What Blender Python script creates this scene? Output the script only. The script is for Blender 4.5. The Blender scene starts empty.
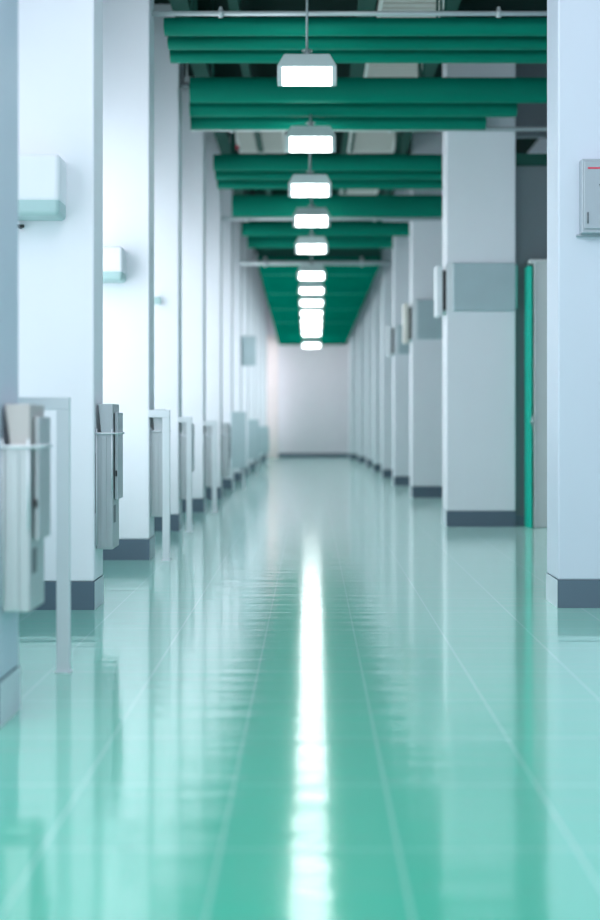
import bpy, bmesh, math
from mathutils import Vector

sc = bpy.context.scene
COL = sc.collection
EYE = 1.2
TOP = 5.8          # underside of the dark upper ceiling

# ------------------------------------------------------------------ materials
def mat(name, base, rough=0.5, metal=0.0, var=0.04, scale=3.0, emit=None, estr=0.0, spec=0.5, bump=0.0, stretch=(1, 1, 1), coat=0.0):
    m = bpy.data.materials.new(name); m.use_nodes = True
    nt = m.node_tree; p = nt.nodes['Principled BSDF']
    p.inputs['Roughness'].default_value = rough
    p.inputs['Metallic'].default_value = metal
    p.inputs['Specular IOR Level'].default_value = spec
    p.inputs['Coat Weight'].default_value = coat
    tc = nt.nodes.new('ShaderNodeTexCoord')
    mp = nt.nodes.new('ShaderNodeMapping'); mp.inputs['Scale'].default_value = stretch
    nz = nt.nodes.new('ShaderNodeTexNoise'); nz.inputs['Scale'].default_value = scale; nz.inputs['Detail'].default_value = 3
    nt.links.new(tc.outputs['Object'], mp.inputs[0]); nt.links.new(mp.outputs[0], nz.inputs['Vector'])
    mx = nt.nodes.new('ShaderNodeMix'); mx.data_type = 'RGBA'
    mx.inputs[6].default_value = tuple(max(0, c * (1 - var)) for c in base) + (1,)
    mx.inputs[7].default_value = tuple(min(1, c * (1 + var)) for c in base) + (1,)
    nt.links.new(nz.outputs['Fac'], mx.inputs[0]); nt.links.new(mx.outputs[2], p.inputs['Base Color'])
    if emit:
        p.inputs['Emission Color'].default_value = emit + (1,)
        p.inputs['Emission Strength'].default_value = estr
    if bump:
        b = nt.nodes.new('ShaderNodeBump'); b.inputs['Strength'].default_value = bump; b.inputs['Distance'].default_value = 0.01
        nt.links.new(nz.outputs['Fac'], b.inputs['Height']); nt.links.new(b.outputs[0], p.inputs['Normal'])
    return m

M = {}
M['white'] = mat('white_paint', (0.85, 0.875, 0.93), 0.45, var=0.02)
M['white_right'] = mat('dimmed_white_paint', (0.60, 0.665, 0.76), 0.4, var=0.02)  # white paint toned down, the dimmer front light put into its colour
M['shade'] = mat('shaded_white_paint', (0.52, 0.60, 0.70), 0.4, var=0.03)  # white column paint with the shade put into its colour
M['base'] = mat('slate_skirting', (0.10, 0.15, 0.20), 0.5)
M['base_side'] = mat('grey_skirting', (0.62, 0.70, 0.75), 0.45)
M['green'] = mat('green_beam_paint', (0.0, 0.215, 0.145), 0.55, spec=0.12, var=0.10, scale=1.2, stretch=(0.4, 3, 3))
M['green_far'] = mat('green_soffit_paint', (0.0, 0.17, 0.115), 1.0, var=0.1, spec=0.0)
M['green_dark'] = mat('dark_green_paint', (0.0, 0.065, 0.048), 0.8)
M['void'] = mat('dark_void_paint', (0.004, 0.02, 0.017), 0.9, spec=0.1)
M['pipe'] = mat('pale_pipe', (0.55, 0.62, 0.63), 0.35, 0.2)
M['steel'] = mat('brushed_steel', (0.50, 0.55, 0.57), 0.38, 0.7, var=0.08, scale=8, stretch=(12, 12, 0.5))
M['steel_dark'] = mat('dark_steel', (0.16, 0.19, 0.21), 0.45, 0.5)
M['pinkgrey'] = mat('warm_grey_plastic', (0.46, 0.44, 0.44), 0.5)
M['rail'] = mat('grey_rail_paint', (0.66, 0.72, 0.76), 0.4)
M['box'] = mat('white_plastic', (0.80, 0.84, 0.88), 0.4)
M['tealplastic'] = mat('pale_teal_plastic', (0.40, 0.58, 0.58), 0.4)
M['panel'] = mat('frosted_grey_panel', (0.43, 0.55, 0.59), 0.3, var=0.12, scale=2)
M['panel_edge'] = mat('green_panel_edge', (0.10, 0.45, 0.38), 0.3)
M['black'] = mat('black_plastic', (0.015, 0.02, 0.022), 0.5)
M['cream'] = mat('cream_plastic', (0.82, 0.80, 0.74), 0.4)
M['greywall'] = mat('dark_grey_wall', (0.15, 0.19, 0.21), 0.7, var=0.06)
M['endwall'] = mat('lilac_grey_wall', (0.80, 0.77, 0.83), 0.6, var=0.03)
M['pink'] = mat('pale_pink_wall', (0.88, 0.76, 0.76), 0.6)
M['door_green'] = mat('glowing_green_jamb', (0.0, 0.52, 0.38), 0.35, emit=(0.0, 0.5, 0.36), estr=0.12)  # slight emission added to brighten the jamb, it is no lamp
M['door_white'] = mat('pale_door_paint', (0.66, 0.70, 0.70), 0.4)
M['red'] = mat('red_stripe', (0.65, 0.03, 0.08), 0.5)
M['cabinet'] = mat('grey_enamel', (0.36, 0.42, 0.47), 0.35, 0.1)
M['housing'] = mat('lamp_housing_grey', (0.58, 0.70, 0.70), 0.4, 0.0)
M['glow'] = mat('lamp_diffuser', (1, 1, 1), 0.4, emit=(0.93, 1.0, 1.0), estr=8.0)
M['stem'] = mat('grey_stem', (0.30, 0.36, 0.37), 0.4, 0.5)
M['louver'] = mat('glowing_grey_louver', (0.50, 0.55, 0.54), 0.5, emit=(0.6, 0.68, 0.66), estr=0.10)  # faint emission lifts the unlit units out of the dark
M['pane'] = mat('frosted_fill_glow', (0.9, 0.95, 1.0), 0.3, emit=(0.90, 0.94, 1.0), estr=2.4)  # made-up emissive fill, lights the hall from the left
M['glow_pane_dim'] = mat('dim_frosted_fill_glow', (0.9, 0.95, 1.0), 0.3, emit=(0.90, 0.94, 1.0), estr=1.15)  # weaker copy of the added fill for the nearest bays
M['frame'] = mat('fill_panel_frame_paint', (0.7, 0.75, 0.8), 0.4)

def floor_mat():
    m = bpy.data.materials.new('polished_green_tile'); m.use_nodes = True
    nt = m.node_tree; N = nt.nodes.new; L = nt.links.new; p = nt.nodes['Principled BSDF']
    tc = N('ShaderNodeTexCoord'); sp = N('ShaderNodeSeparateXYZ'); L(tc.outputs['Object'], sp.inputs[0])
    def math_(op, a, b=None):
        n = N('ShaderNodeMath'); n.operation = op
        for i, v in enumerate((a, b)):
            if v is None: continue
            if isinstance(v, (int, float)): n.inputs[i].default_value = v
            else: L(v, n.inputs[i])
        return n.outputs[0]
    def line(coord, off, period, w):
        a = math_('SUBTRACT', coord, off - period / 2)
        a = math_('FLOORED_MODULO', a, period)
        a = math_('SUBTRACT', a, period / 2)
        a = math_('ABSOLUTE', a)
        return math_('LESS_THAN', a, w / 2)
    gx = line(sp.outputs['X'], 0.245, 0.5, 0.010)
    gy = line(sp.outputs['Y'], 4.95, 0.65, 0.016)
    g = math_('MAXIMUM', gx, math_('MULTIPLY', gy, 0.55))
    nz = N('ShaderNodeTexNoise'); nz.inputs['Scale'].default_value = 1.5; L(tc.outputs['Object'], nz.inputs['Vector'])
    c1 = N('ShaderNodeMix'); c1.data_type = 'RGBA'
    c1.inputs[6].default_value = (0.03, 0.45, 0.30, 1); c1.inputs[7].default_value = (0.04, 0.50, 0.34, 1)
    L(nz.outputs['Fac'], c1.inputs[0])
    c2 = N('ShaderNodeMix'); c2.data_type = 'RGBA'
    c2.inputs[7].default_value = (0.22, 0.58, 0.48, 1)
    L(g, c2.inputs[0]); L(c1.outputs[2], c2.inputs[6]); L(c2.outputs[2], p.inputs['Base Color'])
    p.inputs['Roughness'].default_value = 0.13
    p.inputs['Sheen Weight'].default_value = 0.45
    p.inputs['Sheen Tint'].default_value = (0.72, 1.0, 0.93, 1)
    p.inputs['Sheen Roughness'].default_value = 0.4
    p.inputs['IOR'].default_value = 2.1
    p.inputs['Coat Weight'].default_value = 1.0
    p.inputs['Coat Roughness'].default_value = 0.07
    # gentle undulation of the polish: long in X, short in Y
    mp = N('ShaderNodeMapping'); mp.inputs['Scale'].default_value = (0.5, 5.0, 1.0)
    L(tc.outputs['Object'], mp.inputs[0])
    n2 = N('ShaderNodeTexNoise'); n2.inputs['Scale'].default_value = 1.6; n2.inputs['Detail'].default_value = 3
    L(mp.outputs[0], n2.inputs['Vector'])
    b = N('ShaderNodeBump'); b.inputs['Strength'].default_value = 0.20; b.inputs['Distance'].default_value = 0.02
    L(n2.outputs['Fac'], b.inputs['Height']); L(b.outputs[0], p.inputs['Normal']); L(b.outputs[0], p.inputs['Coat Normal'])
    return m
M['floor'] = floor_mat()

# ------------------------------------------------------------------ helpers
def box(bm, x0, x1, y0, y1, z0, z1, mi=0):
    if x0 > x1: x0, x1 = x1, x0
    vs = [bm.verts.new(c) for c in ((x0,y0,z0),(x1,y0,z0),(x1,y1,z0),(x0,y1,z0),(x0,y0,z1),(x1,y0,z1),(x1,y1,z1),(x0,y1,z1))]
    fs = [bm.faces.new([vs[i] for i in q]) for q in ((0,3,2,1),(4,5,6,7),(0,1,5,4),(1,2,6,5),(2,3,7,6),(3,0,4,7))]
    for f in fs: f.material_index = mi
    return fs
def tube(bm, a, b, r, n=12):
    a = Vector(a); b = Vector(b); d = (b - a).normalized()
    u = d.orthogonal().normalized(); v = d.cross(u)
    r0 = []; r1 = []
    for i in range(n):
        t = 2 * math.pi * i / n; o = (u * math.cos(t) + v * math.sin(t)) * r
        r0.append(bm.verts.new(a + o)); r1.append(bm.verts.new(b + o))
    for i in range(n):
        f = bm.faces.new((r0[i], r0[(i+1) % n], r1[(i+1) % n], r1[i])); f.smooth = True
    bm.faces.new(r0[::-1]); bm.faces.new(r1)
def prism_x(bm, prof, x0, x1, smooth=False):
    """profile given as (y, z) points, extruded along X"""
    a = [bm.verts.new((x0, y, z)) for y, z in prof]; b = [bm.verts.new((x1, y, z)) for y, z in prof]
    n = len(prof)
    for i in range(n):
        bm.faces.new((a[i], b[i], b[(i+1) % n], a[(i+1) % n]))
    bm.faces.new(a[::-1]); bm.faces.new(b)
def obj(name, bm, material, parent=None, bevel=0.0, seg=2):
    me = bpy.data.meshes.new(name)
    bmesh.ops.recalc_face_normals(bm, faces=bm.faces[:])
    bm.to_mesh(me); bm.free()
    for m in (material if isinstance(material, (list, tuple)) else [material]): me.materials.append(m)
    o = bpy.data.objects.new(name, me); COL.objects.link(o)
    if parent: o.parent = parent
    if bevel:
        b = o.modifiers.new('bevel', 'BEVEL'); b.width = bevel; b.segments = seg; b.limit_method = 'ANGLE'
    return o
def thing(name, label, cat, loc=(0,0,0), group=None):
    o = bpy.data.objects.new(name, None); COL.objects.link(o); o.location = loc
    o.empty_display_size = 0.1
    o['label'] = label; o['category'] = cat
    if group: o['group'] = group
    return o
def struct(name, bm, material, label=None, cat=None, parent=None, bevel=0):
    o = obj(name, bm, material, parent, bevel)
    if not parent: o['kind'] = 'structure'
    if label: o['label'] = label; o['category'] = cat
    return o
B = bmesh.new
NTH = ['first','second','third','fourth','fifth','sixth','seventh','eighth','ninth','tenth','eleventh','twelfth','thirteenth','fourteenth','fifteenth']

# ------------------------------------------------------------------ room shell
XL, XR, YN, YF = -2.35, 3.7, -1.0, 44.6
bm = B(); box(bm, XL, XR, YN, YF + .2, -0.1, 0.0)
struct('floor', bm, M['floor'], 'glossy mint green tiled floor running the length of the hall', 'floor')
bm = B(); box(bm, XL, XR, 9.0, YF + .2, TOP, TOP + .15)
struct('ceiling', bm, M['void'], 'near black upper ceiling above the green baffles', 'ceiling')
bm = B(); box(bm, XL, XR, YF, YF + .2, 0, TOP)
struct('wall_back', bm, M['endwall'], 'pale lilac grey wall at the far end of the hall', 'wall')
bm = B(); box(bm, XL, XR, YF - .03, YF, 0, 0.13)
struct('baseboard_back', bm, M['base'], 'dark skirting at the foot of the far wall', 'baseboard')
bm = B(); box(bm, XR, XR + .15, YN, YF + .2, 0, TOP)
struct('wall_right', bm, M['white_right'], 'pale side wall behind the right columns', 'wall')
# left wall with openings between the columns for added light panels
LZ = [5.08] + [8.3 + 3 * k for k in range(12)]
bm = B()
box(bm, XL - .15, XL, YN, YF + .2, 0, 0.8); box(bm, XL - .15, XL, YN, YF + .2, 3.9, TOP)
edges = [YN] + [z + .2 for z in LZ] + [YF + .2]
for z in [YN + .1] + [z + .2 for z in LZ] + [YF]:
    box(bm, XL - .15, XL, z - .3 if z > 0 else z - .1, z + .3, 0.8, 3.9)
struct('wall_left', bm, M['white'], 'white side wall behind the left columns', 'wall')
ctr = [YN + .1] + [z + .2 for z in LZ] + [YF]
for i in range(len(ctr) - 1):  # added light panels behind the columns, one per bay
    a, b = ctr[i] + .3, ctr[i+1] - .3
    bm = B(); box(bm, XL - .10, XL - .03, a, a + .05, .8, 3.9); box(bm, XL - .10, XL - .03, b - .05, b, .8, 3.9)
    box(bm, XL - .10, XL - .03, a, b, .8, .85); box(bm, XL - .10, XL - .03, a, b, 3.85, 3.9); box(bm, XL - .10, XL - .03, a, b, 2.3, 2.36)
    w = struct('fill_panel_%d' % (i + 1), bm, M['frame'], 'added tall frosted light panel in the left wall, %s bay from the camera' % NTH[i], 'fill_panel')
    bm = B(); box(bm, XL - .08, XL - .06, a + .05, b - .05, .85, 3.85)
    obj('pane', bm, M['glow_pane_dim' if i < 2 else 'pane'], w)

# far low green soffit (sloping towards the end wall)
bm = B()
prof = [(25.7, EYE + 3.14), (YF, EYE + 2.64), (YF, EYE + 2.75), (25.7, EYE + 3.26)]
v = []
for x in (0, 1):
    v.append([bm.verts.new(((-1.06, 1.38)[x] if i in (0, 3) else (-1.10, 1.18)[x], y, z)) for i, (y, z) in enumerate(prof)])
for i in range(4): bm.faces.new((v[0][i], v[1][i], v[1][(i+1) % 4], v[0][(i+1) % 4]))
bm.faces.new(v[0][::-1]); bm.faces.new(v[1])
struct('trim_1', bm, M['green_far'], 'dark green soffit over the far end of the hall', 'ceiling')
def soffit(y): return EYE + 3.14 - 0.5 * (y - 25.7) / (YF - 25.7)
bm = B(); box(bm, -1.06, 1.38, 25.72, 25.8, EYE + 3.255, TOP)
struct('trim_2', bm, M['green_dark'], 'dark green upstand above the far soffit', 'ceiling')
bm = B(); box(bm, -1.5, -1.10, YF - 1.2, YF - .9, 0, EYE + 2.9)
struct('trim_3', bm, M['pink'], 'pale pinkish wall return left of the far wall', 'wall')
# longitudinal girders above the baffles
for k, (x0, x1) in enumerate(((1.36, 1.46), (0.50, 0.62), (-0.80, -0.76), (-1.38, -1.26))):
    bm = B(); box(bm, x0, x1, 9.2, 25.7, EYE + 4.22, EYE + 4.42); box(bm, x0 - .03, x1 + .03, 9.2, 25.7, EYE + 4.19, EYE + 4.22)
    for y in (10, 14, 18, 22, 25): box(bm, (x0+x1)/2 - .02, (x0+x1)/2 + .02, y, y + .05, EYE + 4.4, TOP)
    struct('trim_%d' % (4 + k), bm, M['green_dark'], ['green lengthwise girder at the right above the baffles', 'green lengthwise girder beside the louvred units', 'thin green lengthwise girder left of the lamps', 'green lengthwise girder beside the left columns'][k], 'girder')

# right bay: grey partition with a door, header above
bm = B(); box(bm, 2.35, XR, 14.98, 15.12, 0, EYE + 2.95)
struct('wall_partition', bm, M['greywall'], 'dark grey partition wall right of the second right column', 'wall')
bm = B(); box(bm, 2.35, XR, 14.92, 15.14, EYE + 2.95, EYE + 3.08)
struct('trim_8', bm, M['green_dark'], 'dark green header on top of the grey partition', 'trim')
bm = B(); box(bm, 2.35, XR, 16.4, 16.5, EYE + 3.6, TOP)
struct('trim_9', bm, M['greywall'], 'grey bulkhead above the partition', 'wall')
bm = B(); box(bm, 2.35, XR, 14.955, 14.98, 0, 0.12)
struct('baseboard_partition', bm, M['base'], 'dark skirting of the grey partition', 'baseboard')
dr = bpy.data.objects.new('door_1', None); COL.objects.link(dr); dr.location = (2.455, 14.75, 0)
dr['kind'] = 'structure'; dr['label'] = 'tall pale door with a bright green edge behind the nearest right column'; dr['category'] = 'door'
bm = B(); box(bm, 0, .055, 0, .2, 0, 3.0 - .03); o = obj('jamb', bm, M['door_green'], dr, .006); o['label'] = 'bright green door edge'
bm = B(); box(bm, .075, 1.0, .02, .2, 0, 3.03); box(bm, .075, .10, -.01, .2, 0, 3.03); box(bm, .03, 1.0, .0, .2, 3.0, 3.05)
obj('leaf', bm, M['door_white'], dr, .02, 3)
bm = B(); tube(bm, (.05, -.05, 1.2), (.05, .01, 1.2), .016); tube(bm, (.05, -.05, 1.15), (.05, -.05, 1.28), .012)
obj('door_handle', bm, M['steel'], dr)

# ------------------------------------------------------------------ columns
def column(label, xin, z0, depth, width, side, material, group, top=TOP):
    """xin: corridor-side face; side -1 = left row, +1 = right row"""
    t = thing('column', label, 'column', (xin, z0, 0), group)
    x1 = side * width
    bh = 0.18
    bm = B(); box(bm, 0, x1, 0, depth, bh, top)
    obj('shaft', bm, material, t, .012, 2)
    bm = B(); box(bm, -side * .004, x1, -.004, depth + .004, 0, bh)
    bm.normal_update()
    for f in bm.faces:
        if abs(f.calc_center_median().x + side * .004) < 1e-4: f.material_index = 1
    obj('skirting', bm, [M['base'], M['base_side']], t)
    return t
LX = [-1.222, -1.385, -1.405, -1.455, -1.43, -1.41] + [-1.42] * 7
lextra = ['partly in shade at the left edge, behind the nearest steel cabinet', 'bright, with a white box unit high on its front',
          'pale blue, with a smaller white box unit on its front']
for i, z in enumerate(LZ):
    lab = 'white square column in the left row, %s from the camera' % NTH[i]
    if i < 3: lab += ', ' + lextra[i]
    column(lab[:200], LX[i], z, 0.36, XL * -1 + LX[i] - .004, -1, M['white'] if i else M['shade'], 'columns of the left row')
RZ = [(1.594, 8.39), (1.555, 14.9), (1.60, 20.6), (1.56, 24.4), (1.54, 28.0), (1.52, 31.5), (1.50, 35.0), (1.40, 38.5), (1.24, 41.8)]
rextra = ['largest, cut by the right edge', 'beside the dark partition, with a grey panel and white blade sign', 'with a cream blade sign', 'with a grey blade sign']
for i, (x, z) in enumerate(RZ):
    lab = 'white square column in the right row, %s from the camera' % NTH[i]
    if i < 4: lab += ', ' + rextra[i]
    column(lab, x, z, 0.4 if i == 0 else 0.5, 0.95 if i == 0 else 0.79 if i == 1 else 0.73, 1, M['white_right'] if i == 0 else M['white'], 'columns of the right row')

# ------------------------------------------------------------------ green ceiling baffles
def baffle(label, beams, group='green ceiling baffles'):
    """beams: list of (x0, x1, z_front, bottom, top) above eye"""
    y0 = beams[0][2]
    t = thing('ceiling_baffle', label, 'ceiling baffle', (0, y0, 0), group)
    for (x0, x1, z, bot, top) in beams:
        d = 0.12; H = top - bot; prof = []
        a0 = -1.0; s0 = math.sin(a0)
        for k in range(13):
            a = a0 + k / 12 * (math.pi / 2 - a0)
            prof.append((z - y0 + d * 0.85 * (1 - math.cos(a)), EYE + top - H * (math.sin(a) - s0) / (1 - s0)))
        prof += [(z - y0 + d, EYE + bot), (z - y0 + d, EYE + top)]
        bm = B(); prism_x(bm, prof, x0, x1)
        o = obj('beam', bm, M['green'], t)
        for x in (x0 + .25, 1.22):
            bm = B(); tube(bm, (x, z - y0 + .07, EYE + top - .005), (x, z - y0 + .07, TOP), .012, 8)
            obj('hanger', bm, M['green_dark'], o)
def zz(y, h): return h * 1300 / (422 - y)
def hh(y, z): return (422 - y) / 1300 * z
def beam(x0, x1, z, ytop, ybot): return (x0, x1, z, hh(ybot, z + .11), hh(ytop, z + .03))
baffle('green ribbed ceiling baffle nearest the camera, behind the first pendant lamp',
       [beam(-1.33, 3.3, 11.72, 17, 36), beam(-1.34, 3.3, 12.12, 35, 50), beam(-1.36, 3.3, 12.5, 49, 63)])
baffle('green ribbed ceiling baffle with stepped right ends crossing the second right column',
       [beam(-1.31, 2.9, 14.0, 77, 103), beam(-1.345, 2.28, 14.35, 101, 117), beam(-1.36, 1.98, 14.66, 115, 130)])
baffle('green ribbed ceiling baffle just beyond the pale pipe, third from the camera',
       [beam(-1.34, 2.2, 17.8, 154, 171), beam(-1.345, 2.2, 18.2, 170, 180), beam(-1.345, 2.2, 18.6, 179, 189)])
baffle('single green ceiling beam, fourth baffle from the camera', [beam(-1.23, 2.3, 20.2, 195, 217)])
baffle('green ribbed ceiling baffle, fifth from the camera', [beam(-1.19, 2.2, 22.4, 222, 236), beam(-1.17, 1.5, 23.8, 235, 248)])
for k, y in enumerate((27.2, 30.4, 33.6, 37.0)):
    h = soffit(y) - EYE
    baffle('shallow green ceiling rib under the far soffit, %s towards the end wall' % NTH[k], [(-1.05, 1.3 - .03 * k, y, h - .025, h + .03)], 'ribs under the far soffit')

# pale pipes across the hall
def cross_pipe(label, x0, x1, y, h, r, clamps):
    t = thing('ceiling_pipe', label, 'pipe', (0, y, h), 'pale pipes across the ceiling')
    bm = B(); tube(bm, (x0, 0, 0), (x1, 0, 0), r, 14); obj('pipe', bm, M['pipe'], t)
    for x in clamps:
        bm = B(); tube(bm, (x - .02, 0, 0), (x + .02, 0, 0), r * 1.7, 14)
        tube(bm, (x, 0, r), (x, 0, r * 2.6), r * .7, 8)
        c = obj('clamp', bm, M['pipe'], t)
cross_pipe('pale horizontal pipe with clamps nearest the camera, above the first green baffle', -1.405, 2.4, 11.5, EYE + hh(13.5, 11.5), .022, (-.80, 1.66))
cross_pipe('pale horizontal pipe below the stepped green baffle', -1.38, 3.69, 14.845, EYE + hh(129, 14.845), .026, (-.9, .9))
cross_pipe('pale horizontal pipe behind the single green beam', -1.40, 2.25, 20.45, EYE + hh(218.5, 20.45), .03, (-1.0, 1.0))
cross_pipe('farthest pale horizontal pipe in front of the far soffit', -1.40, 1.56, 25.6, EYE + hh(263, 25.6), .045, (-.9, 1.0))

# louvred units above the baffles
def louver(label, x0, x1, y0, y1):
    h = EYE + 4.2
    t = thing('louvred_unit', label, 'ceiling unit', ((x0+x1)/2, (y0+y1)/2, h), 'louvred grey ceiling units')
    w = (x1-x0)/2; d = (y1-y0)/2
    bm = B(); box(bm, -w, w, -d, d, .05, .14)
    for s in (-1, 1): box(bm, s*w - .02, s*w + .02, -d, d, -.02, .05); box(bm, -w, w, s*d - .02, s*d + .02, -.02, .05)
    obj('housing', bm, M['louver'], t)
    n = int((y1-y0) / .14)
    for k in range(n):
        y = -d + (k + .5) * 2 * d / n
        bm = B(); prism_x(bm, [(y - .045, -.005), (y - .035, -.012), (y + .035, .04), (y + .03, .048)], -w + .02, w - .02)
        obj('slat', bm, M['louver'], t)
    for s in (-.7, .7):
        bm = B(); tube(bm, (s*w, 0, .13), (s*w, 0, TOP - h), .012, 8); obj('hanger', bm, M['green_dark'], t)
louver('grey louvred ceiling unit above the nearest green baffle', .70, 1.32, 12.6, 13.5)
louver('grey louvred ceiling unit between the first two green baffles, right of the first lamp', .66, 1.30, 14.9, 16.1)
louver('grey louvred ceiling unit right of the second pendant lamp', .58, 1.26, 18.7, 20.2)
louver('grey louvred ceiling unit left of the second pendant lamp', -1.10, -.40, 18.7, 20.2)
louver('farthest grey louvred ceiling unit, a thin strip right of the third lamp', .55, 1.2, 22.4, 23.9)
t = thing('conduit_elbow', 'short dark conduit elbow with red band left of the second pendant lamp', 'conduit', (-1.19, 19.3, EYE + 4.16))
bm = B(); tube(bm, (0, 0, 0), (0, 0, TOP - EYE - 4.16), .02); tube(bm, (0, 0, 0), (.13, 0, -.12), .025); obj('tube', bm, M['steel_dark'], t)
bm = B(); tube(bm, (.07, 0, -.065), (.11, 0, -.10), .032); obj('band', bm, M['red'], t)
t = thing('conduit_bracket', 'dark conduit bracket on the inner side of a left column below the nearest baffle', 'bracket', (-1.455, 14.42, EYE + hh(86, 14.4)))
bm = B(); box(bm, 0, .10, -.05, .05, 0, .035); box(bm, .0, .05, -.03, .03, .03, .26); obj('arm', bm, M['steel_dark'], t, .004)
bm = B(); tube(bm, (.08, 0, 0), (.08, 0, .26), .014); obj('rod', bm, M['pipe'], t)

# ------------------------------------------------------------------ pendant lamps
LAMPS = [(11.4, 84, 59), (14.41, 151, 50), (15.7, 196, 43), (19.6, 226, 37), (20.8, 253, 33), (23.3, 281, 29),
         (26.3, 295, 27), (28.0, 307, 25.5), (29.8, 317.5, 24), (31.8, 325, 23), (34.0, 331, 22), (36.2, 337, 21), (41.0, 349, 20)]
for i, (z, yb, wpx) in enumerate(LAMPS):
    if i > 4: yb -= 1.5
    w = wpx * z / 1300; s = w / .52; zb = EYE + hh(yb, z); H = .255 * s; L = .15 * s
    x0 = {0: 307, 1: 310.5, 2: 310}.get(i, 311.5); x = (x0 - 311) / 1300 * z
    lab = 'glowing white box pendant lamp with grey hipped top, %s from the camera' % NTH[i]
    if i == 0: lab = 'largest glowing pendant lamp, nearest the camera, with grey hipped top'
    t = thing('pendant_lamp', lab, 'pendant lamp', (x, z, zb), 'pendant lamps in a row down the hall')
    # hipped cap
    bm = B()
    hb = H * (.50 if i < 4 else .46 if i < 6 else .36)
    def ring(hw, hl, zc): return [bm.verts.new((sx * hw, sy * hl, zc)) for sx, sy in ((-1,-1),(1,-1),(1,1),(-1,1))]
    r = [ring(w/2, L/2, hb), ring(w/2, L/2, hb + H*.06), ring(w*.385, L*.30, H)]
    for a, b in zip(r, r[1:]):
        for k in range(4): bm.faces.new((a[k], a[(k+1) % 4], b[(k+1) % 4], b[k]))
    bm.faces.new(r[0][::-1]); bm.faces.new(r[-1])
    obj('cap', bm, M['housing'], t, .008 * s, 2)
    for sx in (-1, 1):
        bm = B(); box(bm, sx * w/2, sx * w * .415, -L/2 - .004, L/2 + .004, 0, hb)
        obj('end_cap', bm, M['housing'], t, .006 * s, 2)
    bm = B(); box(bm, -w * .415, w * .415, -L/2, L/2, .004, hb)
    obj('diffuser', bm, M['glow'], t)
    top = TOP if z < 25.7 else soffit(z) + .01
    if i == 1: top = EYE + hh(117, 14.46) + .02
    bm = B(); tube(bm, (0, 0, H - .01), (0, 0, H + .045 * s), .028 * s, 14); tube(bm, (0, 0, H + .03*s), (0, 0, H + .042 * s), .048 * s, 14)
    obj('knuckle', bm, M['stem'], t)
    bm = B(); tube(bm, (0, 0, H + .03), (0, 0, top - zb), .010 if i == 0 else .014, 10)
    obj('stem', bm, M['stem'], t)

# ------------------------------------------------------------------ left: box units
def box_unit(label, x0, x1, z, zb, zt):
    t = thing('wall_unit', label, 'wall unit', (x0, z, zb), 'white box units on the left columns')
    w = x1 - x0; h = zt - zb; d = .26
    bm = B(); box(bm, 0, w, -d, 0, h * .22, h); obj('casing', bm, M['box'], t, .03, 4)
    bm = B(); box(bm, .0, w - .004, -d + .006, 0, 0, h * .30); o = obj('lower_grille', bm, M['tealplastic'], t, .03, 4); o['label'] = 'pale teal lower grille'
box_unit('larger white rounded box unit with teal underside, on the second left column', -2.05, -251/1300*8.06, 8.3, EYE + hh(215, 8.04), EYE + hh(153, 8.04))
box_unit('smaller white rounded box unit with teal underside, on the third left column', -2.0, -188/1300*11.05, 11.3, EYE + hh(280, 11.04), EYE + hh(246, 11.04))
t = thing('wall_sensor', 'tiny dark sensor below the larger white box unit', 'sensor', (-291/1300*8.28, 8.3, EYE + hh(226.5, 8.28)))
bm = B(); tube(bm, (0, -.03, 0), (0, 0, 0), .014); obj('stub', bm, M['steel_dark'], t)
bm = B(); box(bm, -.03, .03, -.045, -.03, -.01, .01); obj('face', bm, M['black'], t, .003)
t = thing('wall_sensor', 'small pale green knob on the front of the fourth left column', 'sensor', (-153/1300*14.3, 14.3, EYE + hh(301, 14.28)))
bm = B(); tube(bm, (0, -.06, 0), (0, 0, 0), .03); obj('stub', bm, M['tealplastic'], t)
bm = B(); box(bm, -.04, .04, -.08, -.06, -.04, .04); obj('face', bm, M['tealplastic'], t, .01)

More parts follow.
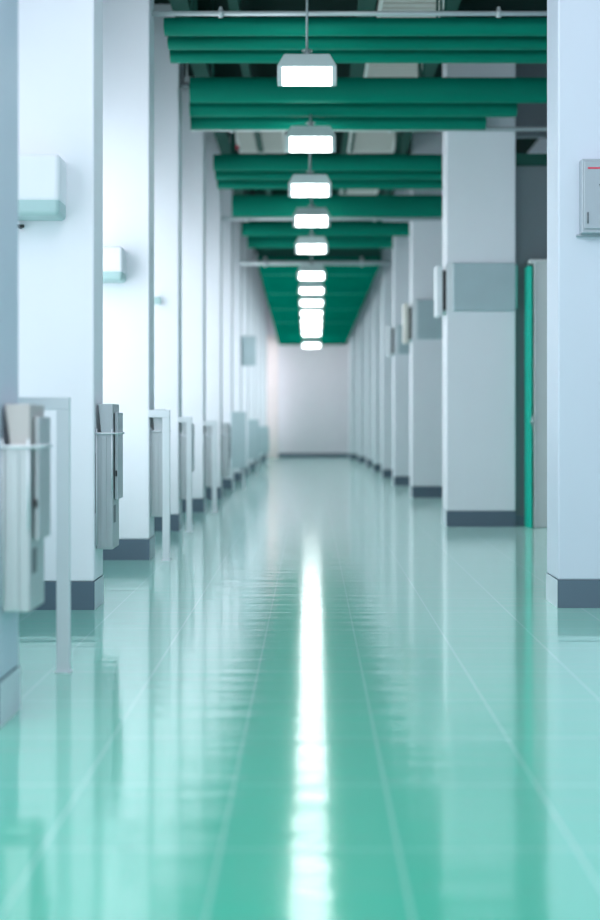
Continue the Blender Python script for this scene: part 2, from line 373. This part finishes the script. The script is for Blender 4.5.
# ------------------------------------------------------------------ left: steel cabinets on the inner faces
def cabinet(label, x, z, zb, zt, w=.125, first=False):
    t = thing('steel_cabinet', label, 'cabinet', (x, z, zb), 'steel cabinets on the left columns')
    h = zt - zb; d = .28; lid = h * .19
    bm = B(); box(bm, 0, w, 0, d, 0, h - lid - .01); o = obj('body', bm, M['steel'], t, .005)
    bm = B(); box(bm, w * .30, w * .62, -.006, 0, .01, h - lid - .03); obj('front_rib', bm, M['steel'], o, .004)
    bm = B(); box(bm, w, w + .003, .04, .12, h*.18, h * .30); obj('slot', bm, M['steel_dark'], o)
    # tapered lid
    bm = B()
    a = [bm.verts.new(c) for c in ((w*.30,0,h-lid-.01),(w,0,h-lid-.01),(w,d,h-lid-.01),(w*.30,d,h-lid-.01))]
    b = [bm.verts.new(c) for c in ((0.012,0,h),(w,0,h),(w,d,h),(0.012,d,h))]
    for k in range(4): bm.faces.new((a[k], a[(k+1)%4], b[(k+1)%4], b[k]))
    bm.faces.new(a[::-1]); bm.faces.new(b)
    obj('lid', bm, M['pinkgrey'] if first else M['steel'], t, .003)
    # bar round the neck and its uprights
    hz = h - lid - .012
    bm = B(); tube(bm, (.0, -.018, hz), (w + .03, -.018, hz), .007, 8); tube(bm, (w + .03, -.018, hz), (w + .03, d, hz), .007, 8)
    tube(bm, (0.0, -.016, hz), (0.0, .01, hz), .007, 8); tube(bm, (w, -.016, hz), (w, .01, hz), .007, 8)
    o = obj('neck_bar', bm, M['rail'], t)
    bm = B(); tube(bm, (.004, -.014, h * .03), (.004, -.014, hz + .03), .005, 8); obj('rod', bm, M['rail'], t)
    bm = B(); tube(bm, (w - .003, -.014, h * .4), (w - .003, -.014, hz + .03), .005, 8); obj('rod', bm, M['rail'], t)
    bm = B(); box(bm, -.0045, .001, -.01, .02, h * .25, h * .66); obj('seal', bm, M['black'], t)
    # side plate
    bm = B(); box(bm, w + .006, w + .026, .05, d, h * .34, h * .94); o = obj('side_plate', bm, M['steel'], t, .004)
    bm = B(); box(bm, w, w + .01, .1, .2, h * .5, h * .7); obj('spacer', bm, M['steel_dark'], t)
    bm = B(); box(bm, w + .010, w + .022, .044, .05, h * .50, h * .54); obj('catch', bm, M['black'], o)
cabs = [(0, 5.12, .45, 1.27, .11), (1, 8.36, .38, 1.317, .105), (2, 11.36, .37, 1.31, .11), (3, 14.36, .345, 1.23, .11), (4, 17.36, .33, 1.19, .11), (5, 20.36, .33, 1.18, .11)]
clab = ['large blurred steel cabinet with warm grey lid at the left edge, behind the post', 'sharp steel cabinet with flared lid on the second left column',
        'narrow steel cabinet on the third left column, beside the second guard rail', 'pale steel cabinet on the fourth left column', 'small steel cabinet on the fifth left column', 'tiny steel cabinet on the sixth left column']
for (i, z, zb, zt, w), lab in zip(cabs, clab):
    cabinet(lab, LX[i] + .0045, z, zb, zt, w, i == 0)

# guard rails (U frames)
def guard(label, x0, x1, z, ht, s, legs=2):
    t = thing('guard_rail', label, 'guard rail', (x0, z, 0), 'pale grey guard rails beside the left columns')
    w = x1 - x0
    for a in ((0, w - s) if legs == 2 else (w - s,)):
        bm = B(); box(bm, a, a + s, -s*.35, s*.35, 0, ht - s); o = obj('post', bm, M['rail'], t, .004)
        bm = B(); box(bm, a - s*.1, a + s*1.1, -s*.5, s*.5, 0, .008); obj('foot_plate', bm, M['rail'], o)
    bm = B(); box(bm, 0, w, -s*.35, s*.35, ht - s, ht); obj('top_bar', bm, M['rail'], t, .004)
guard('large pale grey guard rail post nearest the camera, in front of the second left column', -1.49, -241/1300*6.24, 6.24, EYE + hh(397, 6.24), .062)
guard('pale grey guard rail fixed to the third left column', -1.405, -141/1300*11.26, 11.26, EYE + hh(410, 11.26), .064, 1)
guard('pale grey guard rail fixed to the fourth left column', -1.455, -119/1300*14.25, 14.25, EYE + hh(417, 14.25), .06, 1)
guard('farthest pale grey guard rail, fixed to the fifth left column', -1.43, -94/1300*17.25, 17.25, EYE + hh(421, 17.25), .065, 1)

# far grey panels on the left
def far_panel(label, x0, x1, z, zb, zt, name='barrier_panel', cat='panel'):
    t = thing(name, label, cat, (x0, z, 0 if name == 'barrier_panel' else zb), 'grey panels far down the left side' if name == 'barrier_panel' else None)
    o = 0 if name == 'barrier_panel' else zb
    bm = B(); box(bm, 0, x1 - x0, 0, .05, zb - o, zt - o); obj('sheet', bm, M['panel'], t, .008)
    if name == 'barrier_panel':
        for a in (.02, x1 - x0 - .05):
            bm = B(); box(bm, a, a + .03, .01, .04, 0, zb + .02); obj('leg', bm, M['rail'], t)
    else:
        bm = B(); box(bm, .0, x1 - x0 - .02, .05, .16, .04, zt - zb - .04); obj('casing', bm, M['cabinet'], t)
far_panel('grey frosted panel standing beyond the sixth left column', -1.41, -1.15, 22.9, .38, 1.38)
far_panel('smaller grey frosted panel far down the left side', -1.41, -1.16, 28.9, .38, 1.25)
far_panel('smallest grey frosted panel near the far wall', -1.41, -1.13, 34.9, .35, 1.08)
far_panel('small grey box mounted high on a far left column', -1.417, -1.12, 26.35, EYE + 1.14, EYE + 1.74, 'wall_box', 'box')

# ------------------------------------------------------------------ right: panels and blade signs
def wide_panel(label, x0, x1, z, zb, zt):
    t = thing('wall_panel', label, 'panel', (x0, z, zb), 'wide grey panels on the right columns')
    bm = B(); box(bm, 0, x1 - x0, -.05, 0, 0, zt - zb); obj('sheet', bm, M['panel'], t, .012, 3)
    bm = B(); box(bm, x1 - x0, x1 - x0 + .02, -.05, 0, .03, zt - zb - .03); o = obj('edge_strip', bm, M['panel_edge'], t); o['label'] = 'green edge strip'
    bm = B(); box(bm, -.075, 0.002, -.02, 0, -.01, zt - zb + .01); obj('mounting_strip', bm, M['box'], t)
wide_panel('wide frosted grey panel on the second right column, beside the door', 142/1300*14.9, 204/1300*14.9, 14.9, EYE + hh(311, 14.88), EYE + hh(263, 14.88))
wide_panel('wide grey panel on the third right column', 106/1300*20.6, 2.34, 20.6, EYE + hh(339, 20.6), EYE + hh(300, 20.6))
wide_panel('wide grey panel on the fourth right column', 87/1300*24.4, 2.3, 24.4, EYE + hh(354, 24.4), EYE + hh(325, 24.4))
def blade(label, xin, z, w, zb, zt, m, d=.30):
    t = thing('blade_sign', label, 'sign box', (xin, z, zb), 'blade boxes on the inner faces of the right columns')
    h = zt - zb
    bm = B(); box(bm, -w, -w * .35, 0, d, 0, h); obj('casing', bm, m, t, .018, 3)
    bm = B(); box(bm, -w * .36, 0, .02, d - .02, h * .12, h * .9); obj('back_plate', bm, M['black'], t)
    bm = B(); box(bm, -w * .35, 0, .0, .02, h * .02, h * .1); obj('bracket', bm, M['tealplastic'], t)
blade('white blade sign box with black back on the second right column', 1.555, 14.93, .115, EYE + hh(316, 14.93), EYE + hh(265, 14.93), M['box'])
blade('cream blade sign box on the third right column', 1.60, 20.63, .13, EYE + hh(343, 20.63), EYE + hh(303, 20.63), M['cream'])
blade('pale grey blade sign box on the fourth right column', 1.56, 24.43, .12, EYE + hh(356, 24.4), EYE + hh(325, 24.4), M['box'])

# distribution box on the nearest right column
t = thing('control_box', 'grey metal control box with red stripe on the nearest right column', 'control box', (271/1300*8.3, 8.39, EYE + hh(233, 8.3)))
bm = B(); box(bm, 0, .50, -.09, 0, 0, .475); obj('casing', bm, M['cabinet'], t, .006)
bm = B(); box(bm, .012, .49, -.10, -.09, .025, .455); d_ = obj('door', bm, M['cabinet'], t, .006)
bm = B(); box(bm, .035, .47, -.102, -.1, .408, .418); obj('stripe', bm, M['red'], d_)
bm = B()
for s in (0, 1):
    x = .108 + s * .022; q = [bm.verts.new(c) for c in ((x, -.1015, .31), (x + .010, -.1015, .31), (.130, -.1015, .275), (.120, -.1015, .275))] if s == 0 else [bm.verts.new(c) for c in ((.138, -.1015, .31), (.148, -.1015, .31), (.130, -.1015, .275), (.120, -.1015, .275))]
    bm.faces.new(q)
obj('mark', bm, M['black'], d_)
bm = B(); tube(bm, (.035, -.104, .06), (.035, -.104, .13), .005, 8); obj('hinge', bm, M['steel_dark'], d_)
bm = B(); box(bm, -.02, .52, -.03, 0, -.012, .0); obj('bottom_flange', bm, M['cabinet'], t)

# ------------------------------------------------------------------ lights
def area(name, loc, rot, sx, sy, power, col=(1, 1, 1)):
    l = bpy.data.lights.new(name, 'AREA'); l.shape = 'RECTANGLE'; l.size = sx; l.size_y = sy; l.energy = power; l.color = col
    o = bpy.data.objects.new(name, l); COL.objects.link(o); o.location = loc; o.rotation_euler = rot
    return o
area('fill_rear', (0.3, -0.9, 3.2), (math.radians(84), 0, 0), 5.5, 4.5, 58, (0.93, 0.95, 1.0))  # added unseen fill behind the camera for the column fronts
area('fill_near', (0.2, 5.5, 5.6), (0, 0, 0), 3.0, 5.0, 12, (0.92, 0.97, 1.0))  # added overhead fill for the near hall, out of view

area('fill_left', (-1.0, 3.5, 4.9), (0, math.radians(-52), math.radians(35)), 1.2, 2.5, 100, (0.95, 0.98, 1.0))  # added unseen fill, brightens inner faces of the right columns
area('end_wall_fill', (0.0, 41.8, 3.85), (math.radians(50), 0, 0), 1.6, 0.4, 28, (1.0, 0.97, 1.0))  # added fill aimed at the far wall to lift its tone
w = bpy.data.worlds.new('world'); sc.world = w; w.use_nodes = True
bg = w.node_tree.nodes['Background']; bg.inputs[0].default_value = (0.84, 0.90, 1.0, 1); bg.inputs[1].default_value = 0.7

# ------------------------------------------------------------------ camera
cam = bpy.data.cameras.new('camera'); co = bpy.data.objects.new('camera', cam); COL.objects.link(co)
co.location = (0, 0, EYE); co.rotation_euler = (math.radians(90), 0, 0)
cam.sensor_fit = 'VERTICAL'; cam.sensor_height = 36; cam.lens = 1300 / 920 * 36
cam.shift_x = -11 / 920; cam.shift_y = -38 / 920
cam.clip_start = 0.05; cam.clip_end = 200
cam.dof.use_dof = True; cam.dof.focus_distance = 8.6; cam.dof.aperture_fstop = 0.95
sc.camera = co
sc.view_settings.view_transform = 'Standard'
sc.view_settings.look = 'None'
sc.view_settings.exposure = 0.26
sc.cycles.use_denoising = True
sc.cycles.max_bounces = 8
